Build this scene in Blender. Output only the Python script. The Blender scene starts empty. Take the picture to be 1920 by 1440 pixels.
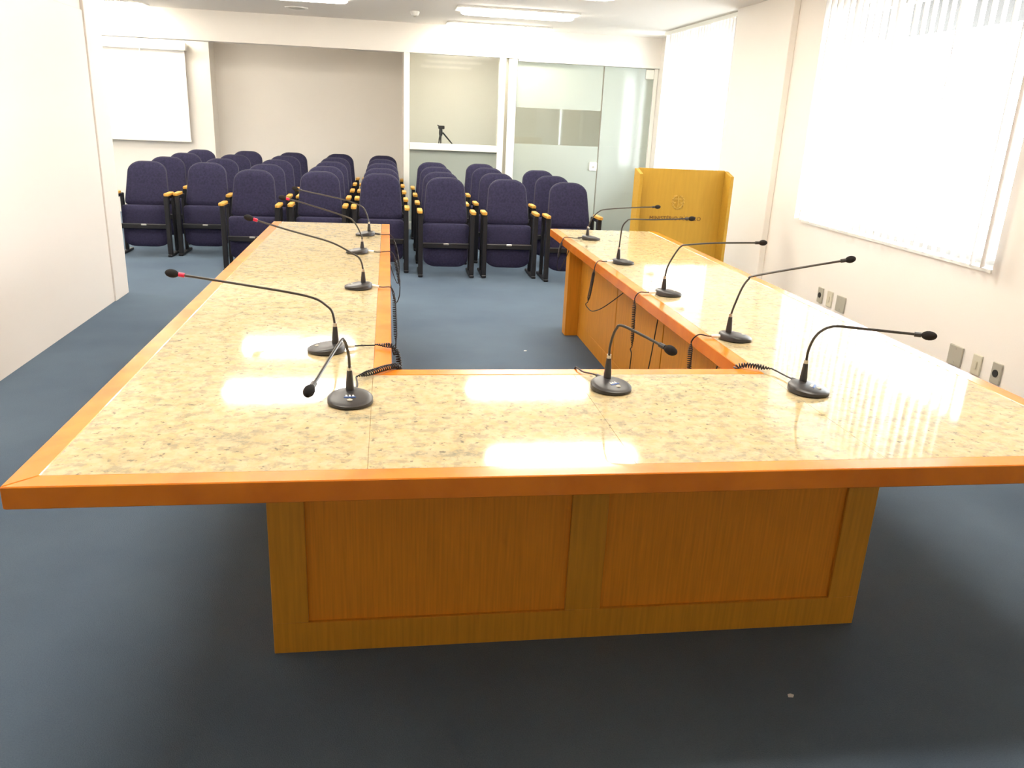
import bpy, bmesh, math, random
from mathutils import Vector, Matrix
random.seed(7)
SC = bpy.context.scene
C = SC.collection

# ------------------------------------------------------------------ camera
cam_d = bpy.data.cameras.new('camera'); cam = bpy.data.objects.new('camera', cam_d); C.objects.link(cam)
def cam_axes(yaw, pitch, roll):
    f = Vector((math.sin(yaw)*math.cos(pitch), math.cos(yaw)*math.cos(pitch), -math.sin(pitch)))
    r = Vector((math.cos(yaw), -math.sin(yaw), 0)); u = r.cross(f)
    return math.cos(roll)*r + math.sin(roll)*u, -math.sin(roll)*r + math.cos(roll)*u, f
r_, u_, f_ = cam_axes(0.1590, 0.3205, 0.0459)
m = Matrix.Identity(4)
for i in range(3):
    m[i][0], m[i][1], m[i][2] = r_[i], u_[i], -f_[i]
m.translation = Vector((0.7924, -1.6320, 1.5173))
cam.matrix_world = m
cam_d.sensor_fit = 'HORIZONTAL'; cam_d.sensor_width = 36; cam_d.lens = 1512.4/1920*36
cam_d.clip_start = 0.02
SC.camera = cam

# ------------------------------------------------------------------ daylight, exposure
W = bpy.data.worlds.new('World'); SC.world = W; W.use_nodes = True
W.node_tree.nodes['Background'].inputs[0].default_value = (0.93, 0.96, 1.0, 1)
W.node_tree.nodes['Background'].inputs[1].default_value = 10.0
LAMP = 13.0                                     # radiance of the ceiling diffusers
SC.view_settings.view_transform = 'Standard'; SC.view_settings.look = 'None'
SC.view_settings.exposure = 1.25; SC.view_settings.gamma = 1.0; SC.view_settings.use_curve_mapping = False
SC.cycles.use_denoising = True
SC.cycles.max_bounces = 10; SC.cycles.diffuse_bounces = 6; SC.cycles.transparent_max_bounces = 16
SC.cycles.sample_clamp_indirect = 6.0
SC.cycles.caustics_reflective = False; SC.cycles.caustics_refractive = False
def portal(name, x, y, z, sy, sz):
    l = bpy.data.lights.new(name, 'AREA'); l.shape = 'RECTANGLE'; l.size = sz; l.size_y = sy
    l.cycles.is_portal = True
    o = bpy.data.objects.new(name, l); C.objects.link(o); o.location = (x, y, z)
    o.rotation_euler = (0, math.radians(90), 0)          # shines towards -x
portal('window_portal', 4.29, 3.50, 1.60, 2.2, 1.6)
portal('window_portal', 4.53, 7.725, 1.625, 2.55, 1.65)

# ------------------------------------------------------------------ materials
MATS = {}
def lin(c): return tuple(((v/255)/12.92 if v/255 <= 0.04045 else ((v/255+0.055)/1.055)**2.4) for v in c) + (1,)
def mat(name, rgb, rough=0.5, spec=0.5, metal=0.0, bump=None, vary=None, coat=0.0):
    m = bpy.data.materials.new(name); m.use_nodes = True; nt = m.node_tree; b = nt.nodes['Principled BSDF']
    b.inputs['Base Color'].default_value = (*rgb, 1); b.inputs['Roughness'].default_value = rough
    b.inputs['Specular IOR Level'].default_value = spec; b.inputs['Metallic'].default_value = metal
    b.inputs['Coat Weight'].default_value = coat; b.inputs['Coat Roughness'].default_value = 0.04
    tc = nt.nodes.new('ShaderNodeTexCoord')
    if vary:                                     # (scale, amount, stretch xyz)
        sc, amt, st = vary
        mp = nt.nodes.new('ShaderNodeMapping'); mp.inputs['Scale'].default_value = st
        n = nt.nodes.new('ShaderNodeTexNoise'); n.inputs['Scale'].default_value = sc; n.inputs['Detail'].default_value = 5
        rp = nt.nodes.new('ShaderNodeValToRGB')
        rp.color_ramp.elements[0].position = 0.3; rp.color_ramp.elements[1].position = 0.7
        rp.color_ramp.elements[0].color = (*[v*(1-amt) for v in rgb], 1)
        rp.color_ramp.elements[1].color = (*[min(1, v*(1+amt)) for v in rgb], 1)
        nt.links.new(tc.outputs['Object'], mp.inputs[0]); nt.links.new(mp.outputs[0], n.inputs['Vector'])
        nt.links.new(n.outputs[0], rp.inputs[0]); nt.links.new(rp.outputs[0], b.inputs['Base Color'])
    if bump:
        sc, st = bump
        n = nt.nodes.new('ShaderNodeTexNoise'); n.inputs['Scale'].default_value = sc; n.inputs['Detail'].default_value = 3
        bp = nt.nodes.new('ShaderNodeBump'); bp.inputs['Strength'].default_value = st; bp.inputs['Distance'].default_value = 0.004
        nt.links.new(tc.outputs['Object'], n.inputs['Vector']); nt.links.new(n.outputs[0], bp.inputs['Height'])
        nt.links.new(bp.outputs[0], b.inputs['Normal'])
    MATS[name] = m; return m
mat('wall_paint', (0.86, 0.82, 0.765), 0.6, 0.3, vary=(1.2, 0.012, (1, 1, 1)), bump=(90, 0.08))
mat('ceiling_paint', (0.92, 0.88, 0.83), 0.8, 0.2, bump=(60, 0.05))
mat('white_frame', (0.86, 0.86, 0.80), 0.35, 0.5)
mat('partition', (0.76, 0.715, 0.67), 0.45, 0.4, vary=(0.8, 0.012, (1, 1, 1)))
mat('light_wood', (0.61, 0.270, 0.026), 0.42, 0.25, vary=(5, 0.10, (22, 22, 1.0)))
mat('panel_wood', (0.74, 0.275, 0.024), 0.46, 0.22, vary=(6, 0.10, (24, 24, 0.8)))
mat('lectern_wood', (0.51, 0.30, 0.038), 0.5, 0.25, vary=(5, 0.05, (10, 10, 1.0)))
mat('armrest_wood', (0.62, 0.33, 0.055), 0.35, 0.5, vary=(8, 0.12, (4, 1, 4)))
mat('navy_fabric', (0.025, 0.023, 0.056), 0.9, 0.25, vary=(60, 0.25, (1, 1, 1)), bump=(300, 0.5))
mat('navy_piping', (0.05, 0.05, 0.075), 0.75, 0.3)
mat('black_metal', (0.010, 0.010, 0.013), 0.45, 0.4)
mat('mic_black', (0.030, 0.028, 0.030), 0.38, 0.5)
mat('mic_foam', (0.020, 0.018, 0.018), 0.9, 0.2, bump=(900, 0.6))
mat('neck_metal', (0.055, 0.050, 0.046), 0.35, 0.5, metal=0.5)
mat('silver', (0.62, 0.60, 0.56), 0.3, 0.5, metal=0.9)
mat('cable_black', (0.016, 0.014, 0.016), 0.5, 0.4)
mat('white_plastic', (0.80, 0.79, 0.74), 0.4, 0.5)
mat('red_ring', (0.55, 0.01, 0.06), 0.3, 0.5)
mat('blue_print', (0.03, 0.10, 0.35), 0.4, 0.4)
mat('plate_grey', (0.42, 0.40, 0.33), 0.45, 0.4)
mat('plate_cream', (0.62, 0.58, 0.46), 0.45, 0.4)
mat('dark_hole', (0.03, 0.03, 0.03), 0.6, 0.3)
mat('gold', (0.72, 0.47, 0.10), 0.4, 0.5, metal=0.35)
mat('engraved_brown', (0.17, 0.085, 0.018), 0.5, 0.3)
mat('aluminium', (0.55, 0.55, 0.55), 0.4, 0.5, metal=0.6)
mat('screen_white', (0.90, 0.90, 0.89), 0.7, 0.3)
mat('paper', (0.75, 0.75, 0.75), 0.7, 0.2)
mat('outside_ground', (0.45, 0.44, 0.41), 0.9, 0.1)
mat('outside_concrete', (0.05, 0.047, 0.045), 0.9, 0.1)
mat('booth_paint', (0.84, 0.81, 0.75), 0.7, 0.2)
def wood_trim():
    m = mat('orange_wood', (0.56, 0.215, 0.022), 0.25, 0.4, coat=0.35)
    nt = m.node_tree; b = nt.nodes['Principled BSDF']; tc = nt.nodes.new('ShaderNodeTexCoord')
    n = nt.nodes.new('ShaderNodeTexNoise'); n.inputs['Scale'].default_value = 7; n.inputs['Detail'].default_value = 6
    n.inputs['Distortion'].default_value = 0.6
    rp = nt.nodes.new('ShaderNodeValToRGB')
    rp.color_ramp.elements[0].position = 0.3; rp.color_ramp.elements[1].position = 0.72
    rp.color_ramp.elements[0].color = (0.66, 0.175, 0.005, 1); rp.color_ramp.elements[1].color = (0.80, 0.245, 0.012, 1)
    nt.links.new(tc.outputs['Object'], n.inputs['Vector']); nt.links.new(n.outputs[0], rp.inputs[0])
    nt.links.new(rp.outputs[0], b.inputs['Base Color'])
wood_trim()
def granite():
    m = bpy.data.materials.new('granite'); m.use_nodes = True; nt = m.node_tree; b = nt.nodes['Principled BSDF']
    N = nt.nodes.new; L = nt.links.new
    tc = N('ShaderNodeTexCoord')
    def noise(scale, detail, mp=None, rough=0.55):
        n = N('ShaderNodeTexNoise'); n.inputs['Scale'].default_value = scale; n.inputs['Detail'].default_value = detail
        n.inputs['Roughness'].default_value = rough
        L(mp.outputs[0] if mp else tc.outputs['Object'], n.inputs['Vector']); return n
    def ramp(src, stops):
        r = N('ShaderNodeValToRGB'); e = r.color_ramp.elements
        while len(e) < len(stops): e.new(0.5)
        for k, (p, c) in enumerate(stops): e[k].position = p; e[k].color = c
        L(src, r.inputs[0]); return r
    def mix(f, a, bb):
        x = N('ShaderNodeMix'); x.data_type = 'RGBA'; L(f, x.inputs[0])
        for s, v in ((6, a), (7, bb)):
            if isinstance(v, tuple): x.inputs[s].default_value = v
            else: L(v, x.inputs[s])
        return x.outputs[2]
    cream = (0.57, 0.465, 0.285, 1); honey = (0.53, 0.405, 0.205, 1); grey = (0.27, 0.25, 0.175, 1); dark = (0.14, 0.13, 0.10, 1)
    g = noise(38, 6); base = ramp(g.outputs[0], [(0.35, honey), (0.6, cream)])
    mp = N('ShaderNodeMapping'); mp.inputs['Rotation'].default_value = (0, 0, math.radians(38)); mp.inputs['Scale'].default_value = (1.0, 3.2, 1)
    L(tc.outputs['Object'], mp.inputs[0])
    v = noise(2.6, 7, mp, 0.62); vein = ramp(v.outputs[0], [(0.52, (0, 0, 0, 1)), (0.68, (1, 1, 1, 1))])
    s = noise(34, 5, None, 0.65); speck = ramp(s.outputs[0], [(0.50, (0, 0, 0, 1)), (0.62, (1, 1, 1, 1))])
    mm = N('ShaderNodeMath'); mm.operation = 'MULTIPLY_ADD'; L(vein.outputs[0], mm.inputs[0]); mm.inputs[1].default_value = 0.38; mm.inputs[2].default_value = 0.58
    m2 = N('ShaderNodeMath'); m2.operation = 'MULTIPLY'; L(mm.outputs[0], m2.inputs[0]); L(speck.outputs[0], m2.inputs[1])
    c1 = mix(m2.outputs[0], base.outputs[0], grey)
    m3 = N('ShaderNodeMath'); m3.operation = 'MULTIPLY'; L(vein.outputs[0], m3.inputs[0]); m3.inputs[1].default_value = 0.30
    c2 = mix(m3.outputs[0], c1, grey)
    d = noise(55, 3); ds = ramp(d.outputs[0], [(0.62, (0, 0, 0, 1)), (0.70, (0.8, 0.8, 0.8, 1))])
    L(mix(ds.outputs[0], c2, dark), b.inputs['Base Color'])
    b.inputs['Roughness'].default_value = 0.06; b.inputs['Specular IOR Level'].default_value = 0.6
    MATS['granite'] = m
granite()
def carpet():
    m = bpy.data.materials.new('carpet'); m.use_nodes = True; nt = m.node_tree; b = nt.nodes['Principled BSDF']
    N = nt.nodes.new; L = nt.links.new; tc = N('ShaderNodeTexCoord')
    n1 = N('ShaderNodeTexNoise'); n1.inputs['Scale'].default_value = 1.1; n1.inputs['Detail'].default_value = 6
    n2 = N('ShaderNodeTexNoise'); n2.inputs['Scale'].default_value = 260; n2.inputs['Detail'].default_value = 3
    for n in (n1, n2): L(tc.outputs['Object'], n.inputs['Vector'])
    a = N('ShaderNodeMath'); a.operation = 'MULTIPLY_ADD'; L(n2.outputs[0], a.inputs[0]); a.inputs[1].default_value = 0.55
    L(n1.outputs[0], a.inputs[2])
    r = N('ShaderNodeValToRGB'); r.color_ramp.elements[0].position = 0.5; r.color_ramp.elements[1].position = 1.05
    r.color_ramp.elements[0].color = (0.072, 0.104, 0.152, 1); r.color_ramp.elements[1].color = (0.112, 0.156, 0.208, 1)
    L(a.outputs[0], r.inputs[0]); L(r.outputs[0], b.inputs['Base Color'])
    b.inputs['Roughness'].default_value = 0.95; b.inputs['Specular IOR Level'].default_value = 0.1
    b.inputs['Sheen Weight'].default_value = 0.03
    bp = N('ShaderNodeBump'); bp.inputs['Strength'].default_value = 0.6; bp.inputs['Distance'].default_value = 0.004
    L(n2.outputs[0], bp.inputs['Height']); L(bp.outputs[0], b.inputs['Normal'])
    MATS['carpet'] = m
carpet()
def emitter(name, col, strength):
    m = bpy.data.materials.new(name); m.use_nodes = True; b = m.node_tree.nodes['Principled BSDF']
    b.inputs['Base Color'].default_value = (0.9, 0.9, 0.88, 1)
    b.inputs['Emission Color'].default_value = (*col, 1); b.inputs['Emission Strength'].default_value = strength
    MATS[name] = m
emitter('lamp_diffuser', (1.0, 0.93, 0.82), LAMP)
def see_through(name, tint, gloss, frost=None, frost_amt=0.0, rough=0.02, trans=0.45):
    m = bpy.data.materials.new(name); m.use_nodes = True; nt = m.node_tree; nt.nodes.remove(nt.nodes['Principled BSDF'])
    N = nt.nodes.new; L = nt.links.new; out = nt.nodes['Material Output']
    t = N('ShaderNodeBsdfTransparent'); t.inputs[0].default_value = (*tint, 1)
    last = t.outputs[0]
    if frost:
        d = N('ShaderNodeBsdfDiffuse'); d.inputs[0].default_value = (*frost, 1)
        tr = N('ShaderNodeBsdfTranslucent'); tr.inputs[0].default_value = (*frost, 1)
        ma = N('ShaderNodeMixShader'); ma.inputs[0].default_value = trans; L(d.outputs[0], ma.inputs[1]); L(tr.outputs[0], ma.inputs[2])
        mb = N('ShaderNodeMixShader'); mb.inputs[0].default_value = frost_amt; L(last, mb.inputs[1]); L(ma.outputs[0], mb.inputs[2])
        last = mb.outputs[0]
    g = N('ShaderNodeBsdfGlossy'); g.inputs['Roughness'].default_value = rough; g.inputs[0].default_value = (1, 1, 1, 1)
    lw = N('ShaderNodeLayerWeight'); lw.inputs['Blend'].default_value = 0.5; f0 = ((gloss-1)/(gloss+1))**2
    pw = N('ShaderNodeMath'); pw.operation = 'POWER'; L(lw.outputs['Facing'], pw.inputs[0]); pw.inputs[1].default_value = 5
    fr = N('ShaderNodeMath'); fr.operation = 'MULTIPLY_ADD'; L(pw.outputs[0], fr.inputs[0]); fr.inputs[1].default_value = 1-f0; fr.inputs[2].default_value = f0
    mc = N('ShaderNodeMixShader'); L(fr.outputs[0], mc.inputs[0]); L(last, mc.inputs[1]); L(g.outputs[0], mc.inputs[2])
    L(mc.outputs[0], out.inputs[0]); MATS[name] = m
see_through('clear_glass', (0.93, 0.97, 0.95), 1.5)
see_through('booth_glass', (0.97, 0.985, 0.97), 1.12)
see_through('window_glass', (0.96, 0.98, 0.98), 1.45)
see_through('frosted_glass', (0.80, 0.88, 0.84), 1.5, (0.68, 0.735, 0.68), 0.93, 0.12)
see_through('slat_fabric', (1, 1, 1), 1.2, (0.80, 0.77, 0.745), 1.0, 0.6, 0.42)

# ------------------------------------------------------------------ mesh helpers
def box(bm, x0, x1, y0, y1, z0, z1, bev=0.0, seg=1):
    t = bmesh.new()
    vs = [t.verts.new((x, y, z)) for z in (z0, z1) for x, y in ((x0, y0), (x1, y0), (x1, y1), (x0, y1))]
    for f in ((3, 2, 1, 0), (4, 5, 6, 7), (0, 1, 5, 4), (1, 2, 6, 5), (2, 3, 7, 6), (3, 0, 4, 7)): t.faces.new([vs[i] for i in f])
    if bev: bmesh.ops.bevel(t, geom=list(t.edges), offset=bev, segments=seg, affect='EDGES', profile=0.5)
    merge(bm, t); return bm
def merge(bm, t):
    me = bpy.data.meshes.new('tmp'); t.to_mesh(me); t.free(); bm.from_mesh(me); bpy.data.meshes.remove(me)
def prism(bm, pts, z0, z1, bev=0.0):             # polygon in x-y, extruded in z
    t = bmesh.new()
    a = [t.verts.new((x, y, z0)) for x, y in pts]; b = [t.verts.new((x, y, z1)) for x, y in pts]
    t.faces.new(list(reversed(a))); t.faces.new(b); n = len(pts)
    for i in range(n): t.faces.new((a[i], a[(i+1) % n], b[(i+1) % n], b[i]))
    bmesh.ops.recalc_face_normals(t, faces=list(t.faces))
    if bev: bmesh.ops.bevel(t, geom=list(t.edges), offset=bev, segments=1, affect='EDGES')
    merge(bm, t); return bm
def tube(bm, pts, rad, sides=8, closed=False):
    pts = [Vector(p) for p in pts]; n = len(pts); rings = []; up = None
    for i, p in enumerate(pts):
        if closed: d = pts[(i+1) % n] - pts[i-1]
        else: d = pts[min(i+1, n-1)] - pts[max(i-1, 0)]
        d.normalize()
        if up is None: up = d.orthogonal().normalized()
        up = (up - d*up.dot(d)); up = up.normalized() if up.length > 1e-6 else d.orthogonal().normalized()
        s = d.cross(up); r = rad[i] if isinstance(rad, (list, tuple)) else rad
        rings.append([bm.verts.new(p + r*(math.cos(2*math.pi*k/sides)*up + math.sin(2*math.pi*k/sides)*s)) for k in range(sides)])
    last = n if closed else n-1
    for i in range(last):
        A, B = rings[i], rings[(i+1) % n]
        for k in range(sides): bm.faces.new((A[k], A[(k+1) % sides], B[(k+1) % sides], B[k]))
    if not closed: bm.faces.new(list(reversed(rings[0]))); bm.faces.new(rings[-1])
    return bm
def lathe(bm, prof, sides=24, at=(0, 0, 0), zfun=None):   # profile of (radius, z)
    rings = []
    for r, z in prof:
        rings.append([bm.verts.new((at[0]+r*math.cos(2*math.pi*k/sides), at[1]+r*math.sin(2*math.pi*k/sides),
                     at[2] + (zfun(r*math.cos(2*math.pi*k/sides), z) if zfun else z))) for k in range(sides)])
    for A, B in zip(rings[:-1], rings[1:]):
        for k in range(sides): bm.faces.new((A[k], A[(k+1) % sides], B[(k+1) % sides], B[k]))
    bm.faces.new(list(reversed(rings[0]))); bm.faces.new(rings[-1]); return bm
def ball(bm, c, axis, rl, rs, sides=12, n=8):    # ellipsoid along axis
    c = Vector(c); axis = Vector(axis).normalized(); up = axis.orthogonal().normalized(); s = axis.cross(up)
    rings = []
    for i in range(n+1):
        a = math.pi*(0.06 + 0.88*i/n); rr = rs*math.sin(a); h = -rl*math.cos(a)
        rings.append([bm.verts.new(c + h*axis + rr*(math.cos(2*math.pi*k/sides)*up + math.sin(2*math.pi*k/sides)*s)) for k in range(sides)])
    for A, B in zip(rings[:-1], rings[1:]):
        for k in range(sides): bm.faces.new((A[k], A[(k+1) % sides], B[(k+1) % sides], B[k]))
    bm.faces.new(list(reversed(rings[0]))); bm.faces.new(rings[-1]); return bm
def smooth_path(pts, step=6):                    # Catmull-Rom
    P = [Vector(p) for p in pts]; P = [2*P[0]-P[1]] + P + [2*P[-1]-P[-2]]; out = []
    for i in range(1, len(P)-2):
        a, b, c, d = P[i-1:i+3]
        for k in range(step):
            t = k/step
            out.append(0.5*((2*b) + (c-a)*t + (2*a-5*b+4*c-d)*t*t + (3*b-a-3*c+d)*t**3))
    out.append(P[-2]); return out
def coil(bm, pts, rad, wire, pitch):             # coiled cord along a path
    P = smooth_path(pts, 12); L = [0]
    for a, b in zip(P[:-1], P[1:]): L.append(L[-1] + (b-a).length)
    n = max(8, int(L[-1]/pitch*9)); out = []
    up = (P[1]-P[0]).orthogonal().normalized(); j = 0
    for i in range(n+1):
        s = L[-1]*i/n
        while j < len(L)-2 and L[j+1] < s: j += 1
        t = (s-L[j])/max(1e-9, L[j+1]-L[j]); c = P[j].lerp(P[j+1], t); d = (P[j+1]-P[j]).normalized()
        up = (up - d*up.dot(d)).normalized(); sd = d.cross(up); a = 2*math.pi*s/pitch
        k = min(1.0, 6*i/n, 6*(n-i)/n)
        out.append(c + rad*k*(math.cos(a)*up + math.sin(a)*sd))
    return tube(bm, out, wire, 5)
def obj(name, bm, material, parent=None, smooth=False, loc=None):
    me = bpy.data.meshes.new(name); bmesh.ops.recalc_face_normals(bm, faces=list(bm.faces)); bm.to_mesh(me); bm.free()
    me.materials.append(MATS[material])
    if smooth:
        for p in me.polygons: p.use_smooth = True
        try: me.set_sharp_from_angle(angle=math.radians(40))
        except Exception: pass
    o = bpy.data.objects.new(name, me); C.objects.link(o)
    if parent: o.parent = parent
    if loc: o.location = loc
    return o
def tag(o, label, cat, group=None, kind=None):
    o['label'] = label; o['category'] = cat
    if group: o['group'] = group
    if kind: o['kind'] = kind
    return o
def thing(name, label, cat, loc=(0, 0, 0), rz=0.0, group=None, kind=None):
    o = bpy.data.objects.new(name, None); C.objects.link(o); o.location = loc; o.rotation_euler = (0, 0, rz)
    o.empty_display_size = 0.1
    return tag(o, label, cat, group, kind)
B = bmesh.new
def copy_tree(root):
    r = root.copy(); C.objects.link(r)
    for ch in list(root.children):
        c = ch.copy(); C.objects.link(c); c.parent = r
        for g in list(ch.children):
            d = g.copy(); C.objects.link(d); d.parent = c
    return r

# ------------------------------------------------------------------ room shell
CEIL = 2.57; YB = 9.45; XN = 4.12; XF = 4.36
tag(obj('floor', box(B(), -4.6, 4.7, -4.6, 11.4, -0.08, 0), 'carpet'), 'blue grey carpet over the whole room', 'floor', kind='structure')
tag(obj('ceiling', box(B(), -4.6, 4.7, -4.6, 11.4, CEIL, CEIL+0.1), 'ceiling_paint'), 'plain off-white ceiling', 'ceiling', kind='structure')
b = B()                                          # back wall: left part, recess, booth back
box(b, -4.6, -1.60, 10.60, 11.3, 0, CEIL); box(b, -1.60, 4.7, 10.95, 11.3, 0, CEIL)
tag(obj('wall_back', b, 'wall_paint'), 'off-white wall behind the rows of chairs', 'wall', kind='structure')
b = box(B(), -4.5, XF, YB, YB+0.22, 2.225, CEIL)
tag(obj('trim_1', b, 'wall_paint'), 'deep white beam across the room above the last rows', 'beam', kind='structure')
tag(obj('wall_booth', box(B(), 0.995, 1.065, YB+0.13, 10.95, 0, CEIL), 'booth_paint'), 'side wall between the chair recess and the glass booth', 'wall', kind='structure')
tag(obj('wall_front', box(B(), -1.44, 4.5, -3.4, -3.2, 0, CEIL), 'wall_paint'), 'off-white wall behind the near end of the table', 'wall', kind='structure')
tag(obj('wall_far_left', box(B(), -4.6, -4.4, 5.2, 10.6, 0, CEIL), 'wall_paint'), 'off-white side wall left of the chairs', 'wall', kind='structure')
tag(obj('wall_near_left', box(B(), -4.5, -1.44, 5.1, 5.22, 0, CEIL), 'wall_paint'), 'off-white wall closing the seating area on the near side', 'wall', kind='structure')
# left partition: door-height panels, header, end post
wl = thing('wall_left', 'smooth white partition wall left of the table', 'wall', (-1.39, 0, 0), kind='structure')
yy = [-4.5, -2.1, 0.25, 2.61, 4.97]
for a, c in zip(yy[:-1], yy[1:]):
    obj('panel', box(B(), -0.05, 0.05, a, c, 0.0, 2.095, 0.001), 'partition', wl)
obj('header', box(B(), -0.05, 0.04, -4.5, 4.97, 2.098, CEIL), 'partition', wl)
obj('end_post', box(B(), -0.05, 0.062, 4.973, 5.30, 0, CEIL, 0.003), 'partition', wl)
# right wall with two window openings
b = B()
W1 = (2.40, 4.60, 0.80, 2.40); W2 = (6.45, 9.0, 0.80, 2.45)
box(b, XN, XN+0.2, -4.5, W1[0], 0, CEIL); box(b, XN, XN+0.2, W1[1], 6.33, 0, CEIL)
box(b, XN, XN+0.2, W1[0], W1[1], 0, W1[2]); box(b, XN, XN+0.2, W1[0], W1[1], W1[3], CEIL)
box(b, XF, XF+0.2, 6.2, W2[0], 0, CEIL); box(b, XF, XF+0.2, W2[1], 11.0, 0, CEIL)
box(b, XF, XF+0.2, W2[0], W2[1], 0, W2[2]); box(b, XF, XF+0.2, W2[0], W2[1], W2[3], CEIL)
tag(obj('wall_right', b, 'wall_paint'), 'off-white window wall to the right of the table', 'wall', kind='structure')
tag(obj('trim_2', box(B(), XN-0.055, XN, 5.17, 6.33, 0, CEIL, 0.004), 'wall_paint'), 'shallow white pillar between the two windows', 'pillar', kind='structure')

def window(name, label, x, w, mull):
    y0, y1, z0, z1 = w
    t = thing(name, label, 'window', (x, (y0+y1)/2, z0), kind='structure'); h = z1-z0; l = (y1-y0)/2
    b = B()
    for a in ((-l, l, 0, 0.05), (-l, l, h-0.05, h), (-l, -l+0.05, 0.05, h-0.05), (l-0.05, l, 0.05, h-0.05)): box(b, -0.03, 0.03, a[0], a[1], a[2], a[3])
    obj('window_frame', b, 'aluminium', t)
    e = [-l+0.05] + [mm-(y0+y1)/2 for mm in mull] + [l-0.05]
    for mm in e[1:-1]: obj('mullion', box(B(), -0.03, 0.03, mm-0.03, mm+0.03, 0.05, h-0.05), 'aluminium', t)
    for a, c in zip(e[:-1], e[1:]): obj('pane', box(B(), -0.003, 0.003, a, c, 0.05, h-0.05), 'window_glass', t)
    obj('window_sill', box(B(), -0.15, -0.03, -l, l, 0.0, 0.02), 'white_frame', t)
tag(obj('ground_outside', box(B(), 4.7, 90, -60, 70, -7.2, -7.0), 'outside_ground'), 'pale ground far below outside the windows', 'ground', kind='structure')
tag(obj('eave_outside', box(B(), 4.57, 6.05, -5.0, 11.5, 2.46, 2.7), 'outside_concrete'), 'dark concrete eave outside above the windows', 'eave', kind='structure')
window('window_1', 'near window behind vertical blinds above the wall sockets', XN+0.14, W1, (3.27, 3.96))
window('window_2', 'far window behind vertical blinds beside the lectern', XF+0.14, W2, (7.3, 8.2))

def blind(label, x, y0, y1, z0, z1, ang, pitch=0.085, wid=0.089):
    t = thing('vertical_blind', label, 'blind', (x, (y0+y1)/2, z0), group='vertical window blinds'); l = (y1-y0)/2; h = z1-z0
    obj('headrail', box(B(), -0.025, 0.025, -l, l, h, h+0.04, 0.003), 'white_frame', t)
    n = int(round((y1-y0)/pitch)); me = None
    for k in range(n):
        y = -l + (k+0.5)*(y1-y0)/n
        if me is None:
            b = B(); cs = [(-wid/2 + wid*i/4, 0.006*(1-(2*i/4-1)**2)) for i in range(5)]
            F = [[b.verts.new((d+o, yy, zz)) for (yy, d) in cs] for o in (0, 0.0012) for zz in (0, h)]
            for i in range(4):
                b.faces.new((F[0][i], F[0][i+1], F[1][i+1], F[1][i])); b.faces.new((F[2][i+1], F[2][i], F[3][i], F[3][i+1]))
                b.faces.new((F[0][i+1], F[0][i], F[2][i], F[2][i+1])); b.faces.new((F[1][i], F[1][i+1], F[3][i+1], F[3][i]))
            b.faces.new((F[0][0], F[1][0], F[3][0], F[2][0])); b.faces.new((F[1][4], F[0][4], F[2][4], F[3][4]))
            s = obj('slat', b, 'slat_fabric', t, True); me = s.data
        else:
            s = bpy.data.objects.new('slat', me); C.objects.link(s); s.parent = t
        s.location = (0, y, 0); s.rotation_euler = (0, 0, -math.radians(ang + random.uniform(-4, 4)))
blind('white vertical slat blind over the near window, right of the table', 4.03, 2.33, 4.58, 0.84, 2.50, 55)
blind('white vertical slat blind over the far window behind the lectern', 4.14, 6.36, 8.62, 0.85, 2.52, 44)

# ------------------------------------------------------------------ booth glazing
YG = YB + 0.06
bw = thing('window_3', 'booth window with white frame, clear pane above frosted pane', 'window', (1.63, YG, 0), kind='structure')
b = B(); box(b, -0.64, -0.565, -0.06, 0.06, 0, 2.224, 0.004); obj('post', b, 'white_frame', bw)
obj('post', box(B(), 0.59, 0.67, -0.06, 0.06, 0, 2.224, 0.004), 'white_frame', bw)
obj('rail', box(B(), -0.563, 0.588, -0.07, 0.07, 1.045, 1.13, 0.004), 'white_frame', bw)
obj('bottom_rail', box(B(), -0.563, 0.588, -0.05, 0.05, 0, 0.10, 0.004), 'white_frame', bw)
obj('pane', box(B(), -0.563, 0.588, -0.004, 0.004, 1.131, 2.224), 'booth_glass', bw)
obj('pane', box(B(), -0.563, 0.588, -0.004, 0.004, 0.101, 1.044), 'frosted_glass', bw)
obj('jamb', box(B(), 0.715, 0.82, -0.05, 0.05, 0, 2.224, 0.004), 'white_frame', bw)
obj('filler_strip', box(B(), 0.672, 0.713, 0.0, 0.02, 0, 2.224), 'plate_grey', bw)
dr = thing('door_1', 'frameless glass door of the booth with frosted bands', 'door', (3.035, YG, 0), kind='structure')
obj('frosted_pane', box(B(), -0.575, 0.575, -0.005, 0.005, 0.01, 1.17), 'frosted_glass', dr)
obj('clear_pane', box(B(), -0.575, 0.575, -0.005, 0.005, 1.171, 1.63), 'clear_glass', dr)
obj('frosted_pane', box(B(), -0.575, 0.575, -0.005, 0.005, 1.631, 2.19), 'frosted_glass', dr)
lk = obj('lock_plate', box(B(), 0.47, 0.575, -0.03, 0.03, 0.85, 0.965, 0.012, 2), 'white_frame', dr)
lathe_b = B(); tube(lathe_b, [(0.525, -0.045, 0.905), (0.525, -0.03, 0.905)], 0.014, 12); obj('cylinder_lock', lathe_b, 'silver', lk)
pn = thing('window_4', 'fixed glass pane between the booth door and the window wall', 'window', (3.99, YG, 0), kind='structure')
obj('pane', box(B(), -0.362, 0.31, -0.005, 0.005, 1.181, 2.19), 'frosted_glass', pn)
obj('pane', box(B(), -0.362, 0.31, -0.005, 0.005, 0.01, 1.18), 'frosted_glass', pn)
obj('edge_channel', box(B(), 0.312, 0.365, -0.03, 0.03, 0, 2.19, 0.003), 'white_frame', pn)
obj('clamp', box(B(), 0.20, 0.31, -0.03, 0.03, 2.06, 2.18, 0.006), 'white_frame', pn)
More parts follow.
